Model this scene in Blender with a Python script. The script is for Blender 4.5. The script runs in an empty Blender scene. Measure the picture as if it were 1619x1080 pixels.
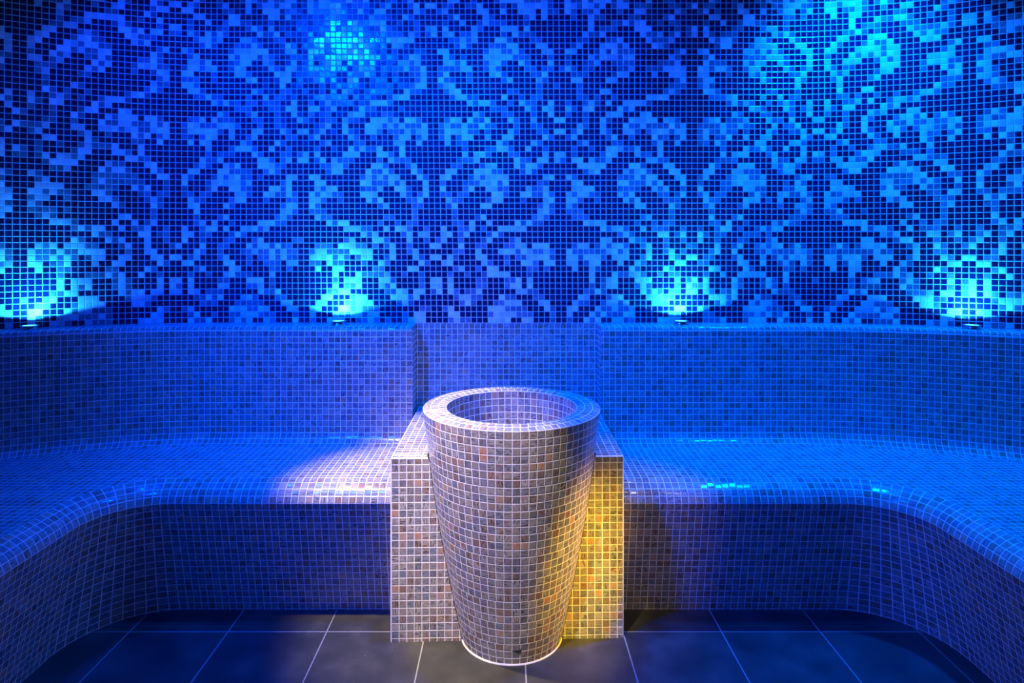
import bpy, bmesh, math, random
from mathutils import Vector

random.seed(7)
T = 0.0224                      # one mosaic tile pitch in metres; the room is laid out in tiles
C = bpy.context.scene.collection
ZW = 111.2                      # back wall, tiles in front of the camera
ZL = 87.6                       # front edge of the seat
EYE = 52.3
LEDGE = 38.93
SEAT = 19.4
CEIL = 114.0

# ------------------------------------------------------------------ materials
def newmat(name):
    m = bpy.data.materials.new(name); m.use_nodes = True
    nt = m.node_tree; nt.nodes.clear()
    return m, nt

class G:
    """tiny node-graph helper"""
    def __init__(s, nt): s.nt = nt
    def n(s, typ, **kw):
        nd = s.nt.nodes.new(typ)
        for k, v in kw.items(): setattr(nd, k, v)
        return nd
    def put(s, sock, v):
        if hasattr(v, 'is_output'): s.nt.links.new(v, sock)
        else: sock.default_value = v
    def math(s, op, a, b=None, c=None, clamp=False):
        nd = s.n('ShaderNodeMath', operation=op, use_clamp=clamp)
        s.put(nd.inputs[0], a)
        if b is not None: s.put(nd.inputs[1], b)
        if c is not None: s.put(nd.inputs[2], c)
        return nd.outputs[0]
    def vmath(s, op, a, b=None, scale=None):
        nd = s.n('ShaderNodeVectorMath', operation=op)
        s.put(nd.inputs[0], a)
        if b is not None: s.put(nd.inputs[1], b)
        if scale is not None: s.put(nd.inputs['Scale'], scale)
        return nd.outputs[0]
    def comb(s, x, y, z):
        nd = s.n('ShaderNodeCombineXYZ')
        for i, v in enumerate((x, y, z)): s.put(nd.inputs[i], v)
        return nd.outputs[0]
    def mix(s, f, a, b, typ='MIX'):
        nd = s.n('ShaderNodeMix', data_type='RGBA', blend_type=typ)
        s.put(nd.inputs[0], f); s.put(nd.inputs[6], a); s.put(nd.inputs[7], b)
        return nd.outputs[2]
    def mixf(s, f, a, b):
        nd = s.n('ShaderNodeMix', data_type='FLOAT')
        s.put(nd.inputs[0], f); s.put(nd.inputs[2], a); s.put(nd.inputs[3], b)
        return nd.outputs[0]
    def smooth(s, v, lo, hi):
        nd = s.n('ShaderNodeMapRange', interpolation_type='SMOOTHSTEP')
        s.put(nd.inputs[0], v); nd.inputs[1].default_value = lo; nd.inputs[2].default_value = hi
        return nd.outputs[0]
    def ramp(s, f, stops, interp='CONSTANT'):
        nd = s.n('ShaderNodeValToRGB'); cr = nd.color_ramp; cr.interpolation = interp
        while len(cr.elements) > 1: cr.elements.remove(cr.elements[-1])
        cr.elements[0].position = stops[0][0]; cr.elements[0].color = (*stops[0][1], 1)
        for p, c in stops[1:]:
            e = cr.elements.new(p); e.color = (*c, 1)
        s.put(nd.inputs[0], f)
        return nd.outputs[0]

STONE = [(0.0, (.30, .29, .27)), (.16, (.36, .33, .28)), (.34, (.25, .27, .29)), (.50, (.33, .28, .24)),
         (.64, (.40, .38, .34)), (.76, (.22, .22, .23)), (.84, (.29, .21, .16)), (.955, (.42, .32, .24))]

def mosaic(name, wall=False, grout=(.86, .84, .82), grout_w=.050, tilt=.05, seed=0.0, uvname='UVMap'):
    m, nt = newmat(name); g = G(nt)
    uv = g.n('ShaderNodeUVMap', uv_map=uvname).outputs[0]
    sp = g.n('ShaderNodeSeparateXYZ'); nt.links.new(uv, sp.inputs[0])
    u, v = sp.outputs[0], sp.outputs[1]
    cu, cv = g.math('FLOOR', u), g.math('FLOOR', v)
    fu, fv = g.math('SUBTRACT', u, cu), g.math('SUBTRACT', v, cv)
    eu = g.math('MINIMUM', fu, g.math('SUBTRACT', 1.0, fu))
    ev = g.math('MINIMUM', fv, g.math('SUBTRACT', 1.0, fv))
    wn = g.n('ShaderNodeTexWhiteNoise', noise_dimensions='3D')
    nt.links.new(g.comb(cu, cv, seed + .5), wn.inputs[0])
    rnd, rcol = wn.outputs[0], wn.outputs[1]
    rs = g.n('ShaderNodeSeparateColor'); nt.links.new(rcol, rs.inputs[0])
    r1, r2, r3 = rs.outputs
    wob = g.n('ShaderNodeTexNoise'); wob.inputs['Scale'].default_value = 2.3; nt.links.new(uv, wob.inputs['Vector'])
    w = g.math('MULTIPLY_ADD', wob.outputs[0], .05, -.025)
    e = g.math('ADD', g.math('MINIMUM', eu, ev), w)
    mask = g.smooth(e, grout_w - .012, grout_w + .016)
    # streaks inside each tile, along or across it
    vert = g.math('GREATER_THAN', r1, .5)
    sx = g.mixf(vert, 1.3, 8.0); sy = g.mixf(vert, 8.0, 1.3)
    sv = g.comb(g.math('MULTIPLY_ADD', fu, sx, g.math('MULTIPLY', r2, 40.0)),
                g.math('MULTIPLY_ADD', fv, sy, g.math('MULTIPLY', r3, 40.0)), g.math('MULTIPLY', rnd, 20.0))
    st = g.n('ShaderNodeTexNoise'); st.inputs['Scale'].default_value = 1.0; st.inputs['Detail'].default_value = 2.0
    nt.links.new(sv, st.inputs['Vector'])
    strk = g.smooth(st.outputs[0], .47, .60)
    if wall:
        at = g.n('ShaderNodeAttribute', attribute_name='tone')
        tone = at.outputs['Fac']
        base = g.ramp(tone, [(0.0, (.010, .013, .055)), (.30, (.19, .20, .25)), (.7, (.72, .73, .72))])
        jit = g.math('MULTIPLY_ADD', r2, .5, .75)
        base = g.mix(1.0, base, g.comb(jit, jit, jit), 'MULTIPLY')
        amt = g.math('MULTIPLY', strk, g.mixf(g.math('GREATER_THAN', tone, .7), .55, .12))
        base = g.mix(amt, base, g.mix(1.0, base, (.35, .35, .35, 1), 'MULTIPLY'))
    else:
        base = g.ramp(rnd, STONE)
        dark = g.mix(g.math('GREATER_THAN', r2, .72), (.085, .07, .062, 1), (.22, .095, .045, 1))
        copper = g.math('GREATER_THAN', rnd, .955)
        dark = g.mix(copper, dark, (.46, .19, .07, 1))
        base = g.mix(g.math('MULTIPLY', strk, g.math('MULTIPLY_ADD', r3, .65, .35)), base, dark)
    col = g.mix(mask, (*grout, 1), base)
    geo = g.n('ShaderNodeNewGeometry')
    tv = g.vmath('SCALE', g.vmath('SUBTRACT', rcol, (.5, .5, .5)), scale=g.math('MULTIPLY', mask, tilt * 2))
    nrm = g.vmath('NORMALIZE', g.vmath('ADD', geo.outputs['Normal'], tv))
    wav = g.n('ShaderNodeTexNoise'); wav.inputs['Scale'].default_value = 2.6; wav.inputs['Detail'].default_value = 1.5
    nt.links.new(g.comb(g.math('ADD', u, g.math('MULTIPLY', r2, 9.0)), g.math('ADD', v, g.math('MULTIPLY', r3, 9.0)), rnd), wav.inputs['Vector'])
    hgt = g.math('MULTIPLY_ADD', wav.outputs[0], .24, g.math('MULTIPLY', g.smooth(e, grout_w - .03, grout_w + .07), 1.0))
    bp = g.n('ShaderNodeBump'); bp.inputs['Strength'].default_value = .55; bp.inputs['Distance'].default_value = .0016
    nt.links.new(hgt, bp.inputs['Height']); nt.links.new(nrm, bp.inputs['Normal'])
    b = g.n('ShaderNodeBsdfPrincipled')
    nt.links.new(col, b.inputs['Base Color'])
    g.put(b.inputs['Roughness'], g.mixf(mask, .75, g.math('MULTIPLY_ADD', r3, .12, .12)))
    b.inputs['Specular IOR Level'].default_value = .5
    nt.links.new(bp.outputs[0], b.inputs['Normal'])
    o = g.n('ShaderNodeOutputMaterial'); nt.links.new(b.outputs[0], o.inputs[0])
    return m

def simple(name, col, rough=.5, metal=0.0, emit=None, estr=0.0):
    m, nt = newmat(name); g = G(nt)
    b = g.n('ShaderNodeBsdfPrincipled')
    nz = g.n('ShaderNodeTexNoise'); nz.inputs['Scale'].default_value = 35
    c = g.mix(nz.outputs[0], (*[x * .8 for x in col], 1), (*[min(1, x * 1.15) for x in col], 1))
    nt.links.new(c, b.inputs['Base Color'])
    b.inputs['Roughness'].default_value = rough; b.inputs['Metallic'].default_value = metal
    if emit:
        b.inputs['Emission Color'].default_value = (*emit, 1); b.inputs['Emission Strength'].default_value = estr
    o = g.n('ShaderNodeOutputMaterial'); nt.links.new(b.outputs[0], o.inputs[0])
    return m

def slate(name):
    m, nt = newmat(name); g = G(nt)
    uv = g.n('ShaderNodeUVMap', uv_map='UVMap').outputs[0]
    sp = g.n('ShaderNodeSeparateXYZ'); nt.links.new(uv, sp.inputs[0])
    u, v = sp.outputs[0], sp.outputs[1]
    cu, cv = g.math('FLOOR', u), g.math('FLOOR', v)
    fu, fv = g.math('SUBTRACT', u, cu), g.math('SUBTRACT', v, cv)
    e = g.math('MINIMUM', g.math('MINIMUM', fu, g.math('SUBTRACT', 1.0, fu)), g.math('MINIMUM', fv, g.math('SUBTRACT', 1.0, fv)))
    mask = g.smooth(e, .004, .008)
    wn = g.n('ShaderNodeTexWhiteNoise', noise_dimensions='3D'); nt.links.new(g.comb(cu, cv, 3.5), wn.inputs[0])
    n1 = g.n('ShaderNodeTexNoise'); n1.inputs['Scale'].default_value = 2.2; n1.inputs['Detail'].default_value = 6; nt.links.new(uv, n1.inputs['Vector'])
    n2 = g.n('ShaderNodeTexNoise'); n2.inputs['Scale'].default_value = 26; n2.inputs['Detail'].default_value = 4; nt.links.new(uv, n2.inputs['Vector'])
    base = g.ramp(n1.outputs[0], [(.3, (.019, .020, .022)), (.52, (.034, .034, .036)), (.72, (.062, .060, .056))], 'LINEAR')
    sp2 = g.smooth(n2.outputs[0], .70, .76)
    base = g.mix(g.math('MULTIPLY', sp2, .35), base, (.3, .3, .3, 1))
    col = g.mix(mask, (.26, .26, .26, 1), base)
    bp = g.n('ShaderNodeBump'); bp.inputs['Strength'].default_value = .3; bp.inputs['Distance'].default_value = .002
    nt.links.new(g.math('ADD', g.math('MULTIPLY', n2.outputs[0], .4), mask), bp.inputs['Height'])
    b = g.n('ShaderNodeBsdfPrincipled'); nt.links.new(col, b.inputs['Base Color'])
    g.put(b.inputs['Roughness'], g.math('MULTIPLY_ADD', n1.outputs[0], .25, .38)); nt.links.new(bp.outputs[0], b.inputs['Normal'])
    o = g.n('ShaderNodeOutputMaterial'); nt.links.new(b.outputs[0], o.inputs[0])
    return m

M_WALL = mosaic('damask mosaic', wall=True, tilt=.035, grout=(.80, .80, .80))
M_BENCH = mosaic('bench mosaic', seed=11)
M_BASIN = mosaic('basin mosaic', seed=23, grout=(.88, .85, .80))
M_BLOCK = mosaic('plinth mosaic', seed=37, grout=(.88, .85, .80))
M_FLOOR = slate('dark slate')
M_CEIL = simple('ceiling plaster', (.16, .16, .17), .8)
M_CHROME = simple('brushed steel', (.62, .64, .66), .22, 1.0)
M_GROUT = simple('white grout trim', (.86, .84, .80), .6)
M_LENS = simple('lamp lens', (.7, .8, .9), .2, 0.0, (.05, .5, 1.0), 6.0)
M_DARK = simple('dark mortar', (.04, .04, .045), .6)

# ------------------------------------------------------------------ mesh helpers (coordinates in tiles: x right, y away, z up)
class MB:
    def __init__(s):
        s.bm = bmesh.new(); s.uv = s.bm.loops.layers.uv.new('UVMap'); s.tone = s.bm.faces.layers.float.new('tone')
        s.cache = {}
    def v(s, p):
        k = (round(p[0], 4), round(p[1], 4), round(p[2], 4))
        if k not in s.cache: s.cache[k] = s.bm.verts.new((p[0] * T, p[1] * T, p[2] * T))
        return s.cache[k]
    def f(s, pts, uvs, tone=0.0, mat=0, smooth=False):
        vs = [s.v(p) for p in pts]
        if len(set(vs)) < 3: return
        if len(set(vs)) < len(vs):
            keep = []; ku = []
            for a, b in zip(vs, uvs):
                if a not in keep: keep.append(a); ku.append(b)
            vs, uvs = keep, ku
        try: fc = s.bm.faces.new(vs)
        except ValueError: return
        for l, t in zip(fc.loops, uvs): l[s.uv].uv = t
        fc[s.tone] = tone; fc.material_index = mat; fc.smooth = smooth
    def build(s, name, mats, parent=None, origin=None):
        me = bpy.data.meshes.new(name)
        if origin is not None:
            o = Vector(origin) * T
            for v in s.bm.verts: v.co -= o
        s.bm.to_mesh(me); s.bm.free()
        for m in (mats if isinstance(mats, (list, tuple)) else [mats]): me.materials.append(m)
        ob = bpy.data.objects.new(name, me); C.objects.link(ob)
        if origin is not None and parent is None: ob.location = Vector(origin) * T
        if parent: ob.parent = parent
        return ob

def thing(name, label, cat, loc, group=None):
    o = bpy.data.objects.new(name, None); C.objects.link(o)
    o.empty_display_size = .1
    o.location = Vector(loc) * T; o['label'] = label; o['category'] = cat
    if group: o['group'] = group
    return o

def structure(o): o['kind'] = 'structure'; return o

def path(t, o, y0, W, arcs):
    """plan curve of the room seen from above; t = run along it from the middle (signed), o = offset towards the room"""
    sg = -1 if t < 0 else 1; a = abs(t)
    if a <= W: return (sg * a, y0 - o)
    a -= W; cx, cy, al = W, y0, 0.0          # point on the o = 0 line and tangent angle
    for R, dal in arcs:
        L = R * dal
        nx, ny = -math.sin(al), -math.cos(al)
        ox, oy = cx + nx * R, cy + ny * R    # arc centre
        if a <= L:
            b = al + a / R
            return (sg * (ox + (R - o) * math.sin(b)), oy + (R - o) * math.cos(b))
        a -= L; al += dal
        cx, cy = ox + R * math.sin(al), oy + R * math.cos(al)
    tx, ty = math.cos(al), -math.sin(al)
    nx, ny = -math.sin(al), -math.cos(al)
    return (sg * (cx + tx * a + nx * o), cy + ty * a + ny * o)

WALL_ARCS = [(75.0, math.radians(30)), (30.0, math.radians(60))]
LIP_ARCS = [(8.0, math.radians(90))]
W_WALL, W_LIP = 47.0, 46.6
def wall_pt(t, o=0.0): return path(t, o, ZW, W_WALL, WALL_ARCS)
def lip_pt(t, o=0.0): return path(t, o, ZL, W_LIP, LIP_ARCS)
WA_END = W_WALL + 75 * math.radians(30) + 30 * math.radians(60)     # start of the straight side walls

def profile_lengths(prof):
    L = [0.0]
    for (a, b), (c, d) in zip(prof, prof[1:]): L.append(L[-1] + math.hypot(c - a, d - b))
    return L

def sweep(mb, ts, ptf, prof, v0=0.0, smooth=True, u_off=0.0, flip=False):
    L = profile_lengths(prof)
    for t0, t1 in zip(ts, ts[1:]):
        for i in range(len(prof) - 1):
            (oa, za), (ob, zb) = prof[i], prof[i + 1]
            p = [(*ptf(t0, oa), za), (*ptf(t1, oa), za), (*ptf(t1, ob), zb), (*ptf(t0, ob), zb)]
            q = [(t0 + u_off, v0 + L[i]), (t1 + u_off, v0 + L[i]), (t1 + u_off, v0 + L[i + 1]), (t0 + u_off, v0 + L[i + 1])]
            if (t0 + t1 < 0) != flip: pass
            if t0 > t1: p.reverse(); q.reverse()
            mb.f(p, q, smooth=smooth)

def frange(a, b, step):
    n = max(1, round(abs(b - a) / step)); return [a + (b - a) * i / n for i in range(n + 1)]

# ------------------------------------------------------------------ the damask of the wall: one cell, then glide reflection
# '#' dark tile, 'm' middle tone, '.' pale tile; columns -22..22, rows 37 (top) .. 16
DAMASK = """
###########mmm###.m#..##.m#..####.m.#########
########.m###mm###m##.##m##m###...###..######
###m..#.mm.###.m##.###..###m##.m###.....#..m#
##m.mm.mm.mm###m##mm######.m##.###.mm.mmmm.m.
##m....mm#m###.m###mm#..#m.###.m##..m#m...m..
##m.#m..##.##..#####.m##m.#####m.##m###.mm#m.
###.#mm#####.m####.m######m.####mm#####m.##.#
######m###mm..m##.##m####m##m##...mm.###.####
######.#..m###mm####.#..#m####m..###.mm#.####
#####mmm.######.mm#..#.m#..#.mm.######..mm###
####mm###m..###.m..m######.....####..m###..##
###..###...mm###m.m########m..####.m..m###..#
##..###m.m....######..##.m#######mmm.m..###..
##m###mmm...m.#####mm####..######..mmm.m.###.
##.###m.##..mm###.mm.####....####mmmm##.m.##m
##mm#mm####..m##..mm.m##.m..mm###.m.####mm#m.
###.mm####m..###m###..##..m##m####.m.####mmm#
###m.####..########m.m##.m##########..####.m#
####m##############..m##mmm###############m##
####m###m.########m.m####mmm#########m.###m##
####mm#.##.####.m.mm#######....#####m##m#mm##
##.##mm.#m##.....#############.m..m##.#mmm##m
""".split()
assert len(DAMASK) == 22 and all(len(r) == 45 for r in DAMASK), [len(r) for r in DAMASK]
TONE = {'#': .1, 'm': .5, '.': .9}
def damask(c, r):
    if r < 7: r += 1
    k = (r - 16) // 22; rr = r - 22 * k
    if k % 2: c = -21 - c
    ch = DAMASK[37 - rr][(c + 22) % 45]
    own = (k == 0 and -22 <= c <= 22)
    h = random.random()
    if not own and ch != '#' and h < .25: ch = 'm' if ch == '.' else '.'
    if not own and h > .985: ch = 'm'
    return TONE[ch]

S0 = 8.19                                            # left edge of column 0
def lean(c): return -.020 * math.exp(-((c + 20) / 22) ** 2)     # the sheets were hung slightly out of plumb
def wall_piece(name, c0, c1, z_top, niche=False):
    mb = MB(); nr = int(z_top - LEDGE)
    for c in range(c0, c1):
        for r in range(nr):
            z0, z1 = LEDGE + r, (LEDGE + r + 1 if r < nr - 1 else z_top)
            q = [(*wall_pt(S0 + k + lean(k) * (z - LEDGE - 20)), z) for k, z in ((c, z0), (c + 1, z0), (c + 1, z1), (c, z1))]
            mb.f(q, [(c, r), (c + 1, r), (c + 1, r + 1), (c, r + 1)], damask(c, r))
    if niche:                                        # plain mosaic below the damask, seen between the two backrests
        for c in range(-26, 10):
            a, b = wall_pt(S0 + c), wall_pt(S0 + c + 1)
            mb.f([(*a, 0.0), (*b, 0.0), (*b, LEDGE), (*a, LEDGE)], [(c, -LEDGE), (c + 1, -LEDGE), (c + 1, 0), (c, 0)], 0, 1)
    return structure(mb.build(name, [M_WALL, M_BENCH]))

cL, cR = -int(WA_END + S0), int(WA_END - S0)
wall_piece('wall_back', cL, cR, CEIL, True)
wall_piece('wall_left', cL - 92, cL, CEIL)
wall_piece('wall_right', cR, cR + 92, CEIL)
XL = wall_pt(S0 + cL - 92); XR = wall_pt(S0 + cR + 92)
mb = MB()
yb = min(XL[1], XR[1])
mb.f([(XL[0], yb, 0), (XR[0], yb, 0), (XR[0], yb, CEIL), (XL[0], yb, CEIL)],
     [(XL[0], 0), (XR[0], 0), (XR[0], CEIL), (XL[0], CEIL)])
structure(mb.build('wall_front', M_BENCH))

mb = MB(); P = 13.4
def fuv(x, y): return ((x - 2.2) / P, (y - 86.1) / P)
pts = [(-112, yb - 2), (112, yb - 2), (112, ZW + 2), (-112, ZW + 2)]
mb.f([(x, y, 0) for x, y in pts], [fuv(x, y) for x, y in pts])
structure(mb.build('floor', M_FLOOR))
mb = MB()
mb.f([(x, y, CEIL) for x, y in reversed(pts)], [(x, y) for x, y in reversed(pts)])
structure(mb.build('ceiling', M_CEIL))

# ------------------------------------------------------------------ the two tiled benches
LIP = [(0.0, 16.8), (-.34, 17.74), (-.62, 18.16), (-1.02, 18.50), (-1.84, 19.02), (-2.3, 19.22), (-2.78, 19.38)]
def bench(side, x_in, label):
    sg = -1 if side < 0 else 1
    root = thing('tiled_bench', label, 'bench', (sg * 55, 95, 0))
    org = (sg * 55, 95, 0)
    lip_end = W_LIP + 8 * math.pi / 2 + 62
    ts = sorted([sg * t for t in frange(x_in, W_LIP, 1.0) + frange(W_LIP, W_LIP + 4 * math.pi, .6)[1:] + [lip_end]])
    # front panel, leaning inwards towards the floor
    mb = MB()
    sweep(mb, ts, lip_pt, [(-3.7, 0.0), (-1.85, 8.4), (0.0, 16.8)], v0=-.22, smooth=True)
    # inner end against the plinth
    e = [(-3.7, 0.0), (0.0, 16.8)] + LIP[1:]
    mb.build('front_panel', M_BENCH, root, org)
    # seat: rounded nose, level top, cove
    mb = MB()
    sweep(mb, ts, lip_pt, LIP, v0=0.0)
    y1 = ZL + 2.78
    brk_a = [x_in, W_LIP, W_LIP + 4 * math.pi, lip_end]
    ya = lip_pt(lip_end)[1]
    yw = wall_pt(WA_END)[1]
    brk_b = [x_in, W_WALL, WA_END, WA_END + (yw - ya)]
    ft = []
    for k, n in ((0, 30), (1, 24), (2, 12)):
        for i in range(n): ft.append((brk_a[k] + (brk_a[k + 1] - brk_a[k]) * i / n, brk_b[k] + (brk_b[k + 1] - brk_b[k]) * i / n))
    ft.append((brk_a[3], brk_b[3]))
    if sg < 0: ft = [(-a, -b) for a, b in reversed(ft)]
    N = 6
    def sp(ab, j):
        A = lip_pt(ab[0], -2.78); B = wall_pt(ab[1], 7.0); w = j / N
        return (A[0] + (B[0] - A[0]) * w, A[1] + (B[1] - A[1]) * w, 19.38 + .17 * w)
    uvz = lambda p: (p[0], p[1] - y1 + 5.06)
    for q0, q1 in zip(ft, ft[1:]):
        for j in range(N):
            p = [sp(q0, j), sp(q1, j), sp(q1, j + 1), sp(q0, j + 1)]
            mb.f(p, [uvz(a) for a in p], smooth=True)
    mb.build('seat', M_BENCH, root, org)
    # backrest with its cove
    tb = sorted([sg * t for t in frange(x_in, W_WALL, 1.0) + frange(W_WALL, WA_END, 1.0)[1:] + [brk_b[3]]])
    mb = MB()
    cove = [(7.0 - 2.0 * math.sin(a), 21.55 - 2.0 * math.cos(a)) for a in [math.pi / 2 * i / 6 for i in range(7)]]
    prof = cove + [(5.0, 27.0), (5.0, 32.5), (5.0, 38.2)]
    L = profile_lengths(prof)
    sweep(mb, tb, wall_pt, prof, v0=-L[-1] + .0, smooth=True)
    # tiled cheek that closes the backrest towards the niche
    x = sg * x_in
    cy = [(ZW - 5.0, 19.0), (ZW - .06, 19.0), (ZW - .06, 38.2), (ZW - 5.0, 38.2)]
    if sg > 0: cy.reverse()
    mb.f([(x, y, z) for y, z in cy], [(y - ZW, z - LEDGE) for y, z in cy])
    mb.build('backrest', M_BENCH, root, org)
    # rounded coping and level ledge on top of the backrest
    mb = MB()
    bn = [(5.0 - .73 + .73 * math.cos(a), 38.2 + .73 * math.sin(a)) for a in [math.pi / 2 * i / 5 for i in range(6)]]
    sweep(mb, tb, wall_pt, bn + [(2.2, LEDGE), (.06, LEDGE)], v0=-.12)
    cp = [(ZW - o, z) for o, z in bn] + [(ZW - .06, LEDGE), (ZW - .06, 38.2)]
    if sg < 0: cp.reverse()
    mb.f([(x, y, z) for y, z in cp], [(y - ZW, z - LEDGE) for y, z in cp])
    mb.build('ledge', M_BENCH, root, org)
    return root

bench(-1, 16.02, 'curved mosaic bench left of the basin, its inner end washed with warm white light')
bench(1, 15.58, 'curved mosaic bench right of the basin, lit bright blue with cyan glints')

# ------------------------------------------------------------------ plinth between the benches
BX0, BX1, BY0, BY1, BH = -15.55, 15.5, 83.8, 84.75, 24.4
BCX, BCY = .5, 85.95
B_TOP, B_FOOT, B_H = 11.9, 6.75, 30.7
def basin_rad(z): return B_FOOT + (B_TOP - B_FOOT) * z / B_H + .45 * math.sin(math.pi * z / B_H)
def block():
    root = thing('tiled_plinth', 'square mosaic plinth behind the round basin, its front glowing yellow on one side', 'plinth', (0, 97, 0))
    org = (0, 97, 0)
    yf = lambda x: BY0 + (BY1 - BY0) * (x - BX0) / (BX1 - BX0)
    b = .16
    def meet(z, sg):                                  # where the front face meets the basin at height z
        R = basin_rad(z) + (.2 if z < .6 else .06); x = BCX + sg * R
        for _ in range(12): x = BCX + sg * math.sqrt(max(0, R * R - (yf(x) - BCY) ** 2))
        return x
    zs = [0.0, .6] + frange(1.2, BH - b, .8)
    for sd in (-1, 1):                                # front face, one panel on either side of the basin
        mb = MB()
        for z0, z1 in zip(zs, zs[1:]):
            l0, r0, l1, r1 = (BX0 + b, meet(z0, -1), BX0 + b, meet(z1, -1)) if sd < 0 else (meet(z0, 1), BX1 - b, meet(z1, 1), BX1 - b)
            mb.f([(l0, yf(l0), z0), (r0, yf(r0), z0), (r1, yf(r1), z1), (l1, yf(l1), z1)],
                 [(x - BX0 - b, z - .5) for x, z in ((l0, z0), (r0, z0), (r1, z1), (l1, z1))])
        o = mb.build('front_panel', M_BLOCK, root, org)
        if sd > 0: o['label'] = 'front panel glowing yellow beside the basin'
    mb = MB()                                         # level top, running back to the wall
    RT = basin_rad(BH) + .22; yend = ZW - .05
    xs = [BX0 + b] + [BCX + RT * math.sin(math.pi * (i / 60 - .5)) for i in range(61)] + [BX1 - b]
    half = lambda x: math.sqrt(max(0.0, RT * RT - (x - BCX) ** 2))
    def strip(x0, x1, a0, a1, c0, c1):
        p = [(x0, a0, BH), (x1, a1, BH), (x1, c1, BH), (x0, c0, BH)]
        mb.f(p, [(q[0] - BX0 - b, q[1] - BY0) for q in p])
    for x0, x1 in zip(xs, xs[1:]):
        f0, f1 = yf(x0) + b, yf(x1) + b
        if abs((x0 + x1) / 2 - BCX) >= RT: strip(x0, x1, f0, f1, yend, yend); continue
        h0, h1 = half(x0), half(x1)
        strip(x0, x1, max(f0, BCY + h0), max(f1, BCY + h1), yend, yend)
        if BCY - h0 > f0 or BCY - h1 > f1: strip(x0, x1, f0, f1, max(f0, BCY - h0), max(f1, BCY - h1))
    mb.build('top', M_BLOCK, root, org)
    for sx, x in ((-1, BX0), (1, BX1)):               # sides
        mb = MB()
        p = [(x, yf(x) + b, 0), (x, ZW - .05, 0), (x, ZW - .05, BH - b), (x, yf(x) + b, BH - b)]
        if sx < 0: p.reverse()
        mb.f(p, [(a[1], a[2]) for a in p])
        mb.build('side_panel', M_BLOCK, root, org)
    z = BH                                            # pale grouted edges
    for x, xi, l, r in ((BX0, BX0 + b, BX0 + b, meet(BH, -1) - .10), (BX1, BX1 - b, meet(BH, 1) + .10, BX1 - b)):
        mb = MB()
        mb.f([(l, yf(l), z - b), (r, yf(r), z - b), (r, yf(r) + b, z), (l, yf(l) + b, z)], [(0, 0)] * 4)
        e = [(x, yf(x) + b, 0), (xi, yf(xi), 0), (xi, yf(xi), z - b), (x, yf(x) + b, z - b)]
        if x > 0: e.reverse()
        mb.f(e, [(0, 0)] * 4)
        e = [(x, yf(x) + b, z - b), (xi, yf(xi) + b, z), (xi, ZW - .05, z), (x, ZW - .05, z - b)]
        if x < 0: e.reverse()
        mb.f(e, [(0, 0)] * 4)
        mb.f([(x, yf(x) + b, z - b), (xi, yf(xi), z - b), (xi, yf(xi) + b, z)], [(0, 0)] * 3)
        mb.build('edge_trim', M_GROUT, root, org)
block()

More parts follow.
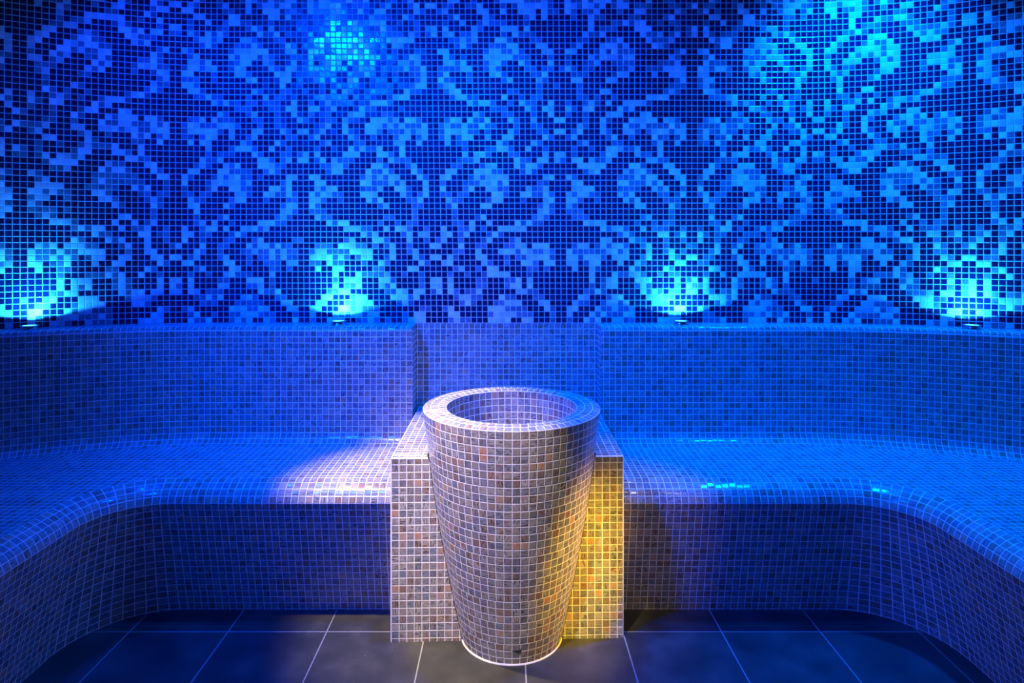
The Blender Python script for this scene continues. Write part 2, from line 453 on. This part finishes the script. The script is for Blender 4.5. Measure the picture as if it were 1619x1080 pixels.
# ------------------------------------------------------------------ round basin
def basin():
    cx, cy = BCX, BCY
    root = thing('round_basin', 'tall tapered mosaic basin with an open bowl standing before the plinth', 'basin', (cx, cy, 0))
    RT, RB, H = B_TOP, B_FOOT, B_H
    rad = basin_rad
    def ring(mb, prof, counts, n=120, flat=False, v0=0):
        for k in range(len(prof) - 1):
            (ra, za), (rb, zb) = prof[k], prof[k + 1]; cnt = counts[k]; sh = (k * .37) % 1
            for i in range(n):
                a0, a1 = 2 * math.pi * i / n, 2 * math.pi * (i + 1) / n
                P4 = [(cx + r * math.sin(a) , cy - r * math.cos(a), z) for r, z, a in ((ra, za, a0), (ra, za, a1), (rb, zb, a1), (rb, zb, a0))]
                u0, u1 = cnt * i / n, cnt * (i + 1) / n
                mb.f(P4, [(u0, v0 + k), (u1, v0 + k), (u1, v0 + k + 1), (u0, v0 + k + 1)], smooth=True)
    rows = 31
    prof = [(rad(H * i / rows), H * i / rows) for i in range(rows + 1)]
    cnts = []
    for i in range(rows):
        gmid = (i // 3) * 3 + 1.5
        cnts.append(round(2 * math.pi * rad(H * gmid / rows)))
    mb = MB(); ring(mb, prof, cnts); mb.build('pedestal', M_BASIN, root, (cx, cy, 0))
    mb = MB()
    rp = [(RT, H), (RT - .12, H + .14), (10.9, H + .2), (9.85, H + .2), (8.95, H + .16), (8.8, H)]
    # rim: three rings of tiles
    rings = [(11.9, H), (10.9, H + .22), (9.85, H + .22), (8.8, H + .05)]
    ring(mb, rings, [74, 66, 59], v0=40); mb.build('rim', M_BASIN, root, (cx, cy, 0))
    mb = MB()
    inn = [(8.8, H + .05)] + [(8.8 - .06 * k, H - 1.0 * k) for k in range(1, 12)]
    ring(mb, inn, [56] * 11, v0=60)
    for i in range(60):
        a0, a1 = 2 * math.pi * i / 60, 2 * math.pi * (i + 1) / 60
        r, z = inn[-1]
        pp = [(cx + r * math.sin(a0), cy - r * math.cos(a0), z), (cx + r * math.sin(a1), cy - r * math.cos(a1), z), (cx, cy, z)]
        mb.f(pp, [(p[0] + .3, p[1]) for p in pp])
    mb.build('bowl', M_BASIN, root, (cx, cy, 0))
    # white bead of grout where the foot meets the floor
    mb = MB()
    ring(mb, [(RB + .14, 0.0), (RB + .12, .1), (RB + .02, .2)], [40, 40]); mb.build('foot_bead', M_GROUT, root, (cx, cy, 0))
    # dark stub of mortar near the foot
    mb = MB(); sx, sy, sz = cx + .55, cy - rad(2.05) - .02, 2.05
    pr = [(-1.0, .02, .05), (-.55, -.05, .09), (-.1, .06, .16), (.3, .14, .28), (.55, .05, .14), (.62, -.04, .04)]
    last = None
    for px, pz, r in pr:
        cur = [(sx + px, sy + .12 - r * 1.1 * math.cos(a), sz + pz + r * math.sin(a)) for a in [2 * math.pi * i / 8 for i in range(8)]]
        if last:
            for i in range(8): mb.f([last[i], last[(i + 1) % 8], cur[(i + 1) % 8], cur[i]], [(0, 0)] * 4, smooth=True)
        last = cur
    o = mb.build('mortar_stub', M_DARK, root, (cx, cy, 0)); o['label'] = 'dark stub of mortar near the foot'
basin()

# ------------------------------------------------------------------ four ledge spotlights
def lathe(mb, prof, n=32):
    for (ra, za), (rb, zb) in zip(prof, prof[1:]):
        for i in range(n):
            a0, a1 = 2 * math.pi * i / n, 2 * math.pi * (i + 1) / n
            mb.f([(ra * math.sin(a0), -ra * math.cos(a0), za), (ra * math.sin(a1), -ra * math.cos(a1), za),
                  (rb * math.sin(a1), -rb * math.cos(a1), zb), (rb * math.sin(a0), -rb * math.cos(a0), zb)], [(0, 0)] * 4, smooth=True)

def make_uplight():
    root = thing('ledge_spotlight', '', 'spotlight', (0, 0, 0), 'spotlights along the bench ledge')
    mb = MB(); lathe(mb, [(0, .0), (1.28, .0), (1.30, .08), (1.22, .12), (1.12, .18), (1.12, .58)]); mb.build('housing', M_CHROME, root)
    mb = MB(); lathe(mb, [(1.12, .56), (1.36, .60), (1.38, .68), (1.30, .74), (1.08, .72), (1.02, .64)]); mb.build('bezel', M_CHROME, root)
    mb = MB(); lathe(mb, [(1.03, .64), (.7, .68), (.35, .70), (0, .705)]); mb.build('lens', M_LENS, root)
    return root
def place_uplight(root, t, o, label):
    x, y = wall_pt(t, o); root.location = Vector((x, y, LEDGE)) * T; root['label'] = label
    wx, wy = wall_pt(t, -10.0)
    for power, cone, blend, tilt in ((UP_W, 156, .15, 0.0), (UP_W * 1.9, 90, .75, .42)):
        L = bpy.data.lights.new('uplight beam', 'SPOT'); L.energy = power; L.color = (.010, .27, 1.0)
        L.spot_size = math.radians(cone); L.spot_blend = blend; L.shadow_soft_size = .006
        lo = bpy.data.objects.new('uplight_beam', L); C.objects.link(lo)
        lo.location = Vector((x, y, LEDGE + .76)) * T
        d = Vector((wx - x, wy - y, 0)).normalized() * tilt + Vector((0, 0, 1))
        lo.rotation_euler = d.to_track_quat('-Z', 'Y').to_euler()
UP_W = 14
protos = [('small round ledge spotlight, leftmost of the four, by the curved wall', -79.0, 2.5),
          ('small round ledge spotlight behind the warm-lit bench end, second of four from the left', -29.0, 2.6),
          ('small round ledge spotlight on the ledge just right of the niche, third of four', 29.6, 2.6),
          ('small round ledge spotlight, rightmost of the four, under the widest cyan glow', 77.0, 2.5)]
first = make_uplight()
for i, (lab, t, o) in enumerate(protos):
    if i == 0: r = first
    else:
        r = first.copy(); C.objects.link(r)
        for ch in list(first.children):
            c = ch.copy(); C.objects.link(c); c.parent = r
    place_uplight(r, t, o, lab)

# ------------------------------------------------------------------ lamps of the room, and added spots
def lamp(kind, name, loc, power, color, aim=None, size=.1, cone=None, blend=.3, size_y=None, spread=None):
    L = bpy.data.lights.new(name, kind); L.energy = power; L.color = color
    if kind == 'AREA':
        L.shape = 'RECTANGLE' if size_y else 'DISK'; L.size = size
        if size_y: L.size_y = size_y
        if spread: L.spread = math.radians(spread)
    else: L.shadow_soft_size = size
    if cone: L.spot_size = math.radians(cone); L.spot_blend = blend
    o = bpy.data.objects.new(name, L); C.objects.link(o); o.location = Vector(loc) * T
    if aim is not None:
        d = (Vector(aim) - Vector(loc)); o.rotation_euler = d.to_track_quat('-Z', 'Y').to_euler()
    return o
lamp('SPOT', 'ceiling_spot_blue', (-50, 30, CEIL - 2), 760, (0, .052, 1.0), (-8, 107, 54), .06, 78, 1.0)
lamp('SPOT', 'ceiling_spot_blue', (60, 96.5, CEIL - 2), 420, (0, .115, 1.0), (56, 96.5, 0), .06, 104, 1.0)
lamp('SPOT', 'ceiling_spot_blue', (-60, 93, CEIL - 2), 120, (0, .034, 1.0), (-50, 95, 0), .06, 104, 1.0)
lamp('SPOT', 'ceiling_spot_blue', (-5, 84, CEIL - 2), 250, (0, .095, 1.0), (-4, 100, 0), .06, 92, 1.0)
lamp('SPOT', 'ceiling_spot_warm', (-38, 74, CEIL - 2), 450, (1.0, .78, .18), (-10, 88, 15), .03, 27, .75)
lamp('SPOT', 'ceiling_spot_front', (-26, 20, CEIL - 2), 390, (1.0, .78, .30), (-2, 82, 13), .03, 16, .45)
lamp('SPOT', 'fill_spot_side', (34, 26, CEIL - 2), 70, (1.0, .78, .40), (16, 87, 12), .03, 15, 1.0)  # added weak fill, brightens the bench front right of the plinth
lamp('SPOT', 'added_spot_yellow', (48, 38, 74), 470, (1.0, .56, .0), (9.4, 83.6, 11), .03, 13, 1.0)  # unseen spot added in mid-air, below the ceiling, to yellow the plinth front
lamp('AREA', 'doorway_glow', (-5, -22, 62), .3, (.5, .8, .15), (0, 90, 40), .45, size_y=.9, spread=90)

w = bpy.data.worlds.new('World'); bpy.context.scene.world = w; w.use_nodes = True
w.node_tree.nodes['Background'].inputs[0].default_value = (0, 0, 0, 1)

# ------------------------------------------------------------------ camera and colour management
FPX = 1004.0
cam = bpy.data.cameras.new('camera'); co = bpy.data.objects.new('camera', cam); C.objects.link(co)
cam.sensor_width = 36; cam.lens = 36 * FPX / 1619
pitch = math.radians(-.15)
co.location = (0, 0, EYE * T); co.rotation_euler = (math.pi / 2 + pitch, 0, 0)
cam.shift_x = 6.5 / 1619
cam.shift_y = -(540 - (390 - FPX * math.tan(pitch))) / 1619
cam.clip_start = .02
sc = bpy.context.scene; sc.camera = co
sc.view_settings.view_transform = 'Standard'; sc.view_settings.look = 'None'
sc.view_settings.exposure = 0.0; sc.view_settings.gamma = 1.0
sc.view_settings.use_curve_mapping = False
sc.cycles.use_denoising = True
sc.cycles.max_bounces = 6; sc.cycles.diffuse_bounces = 4
sc.cycles.sample_clamp_indirect = 4.0
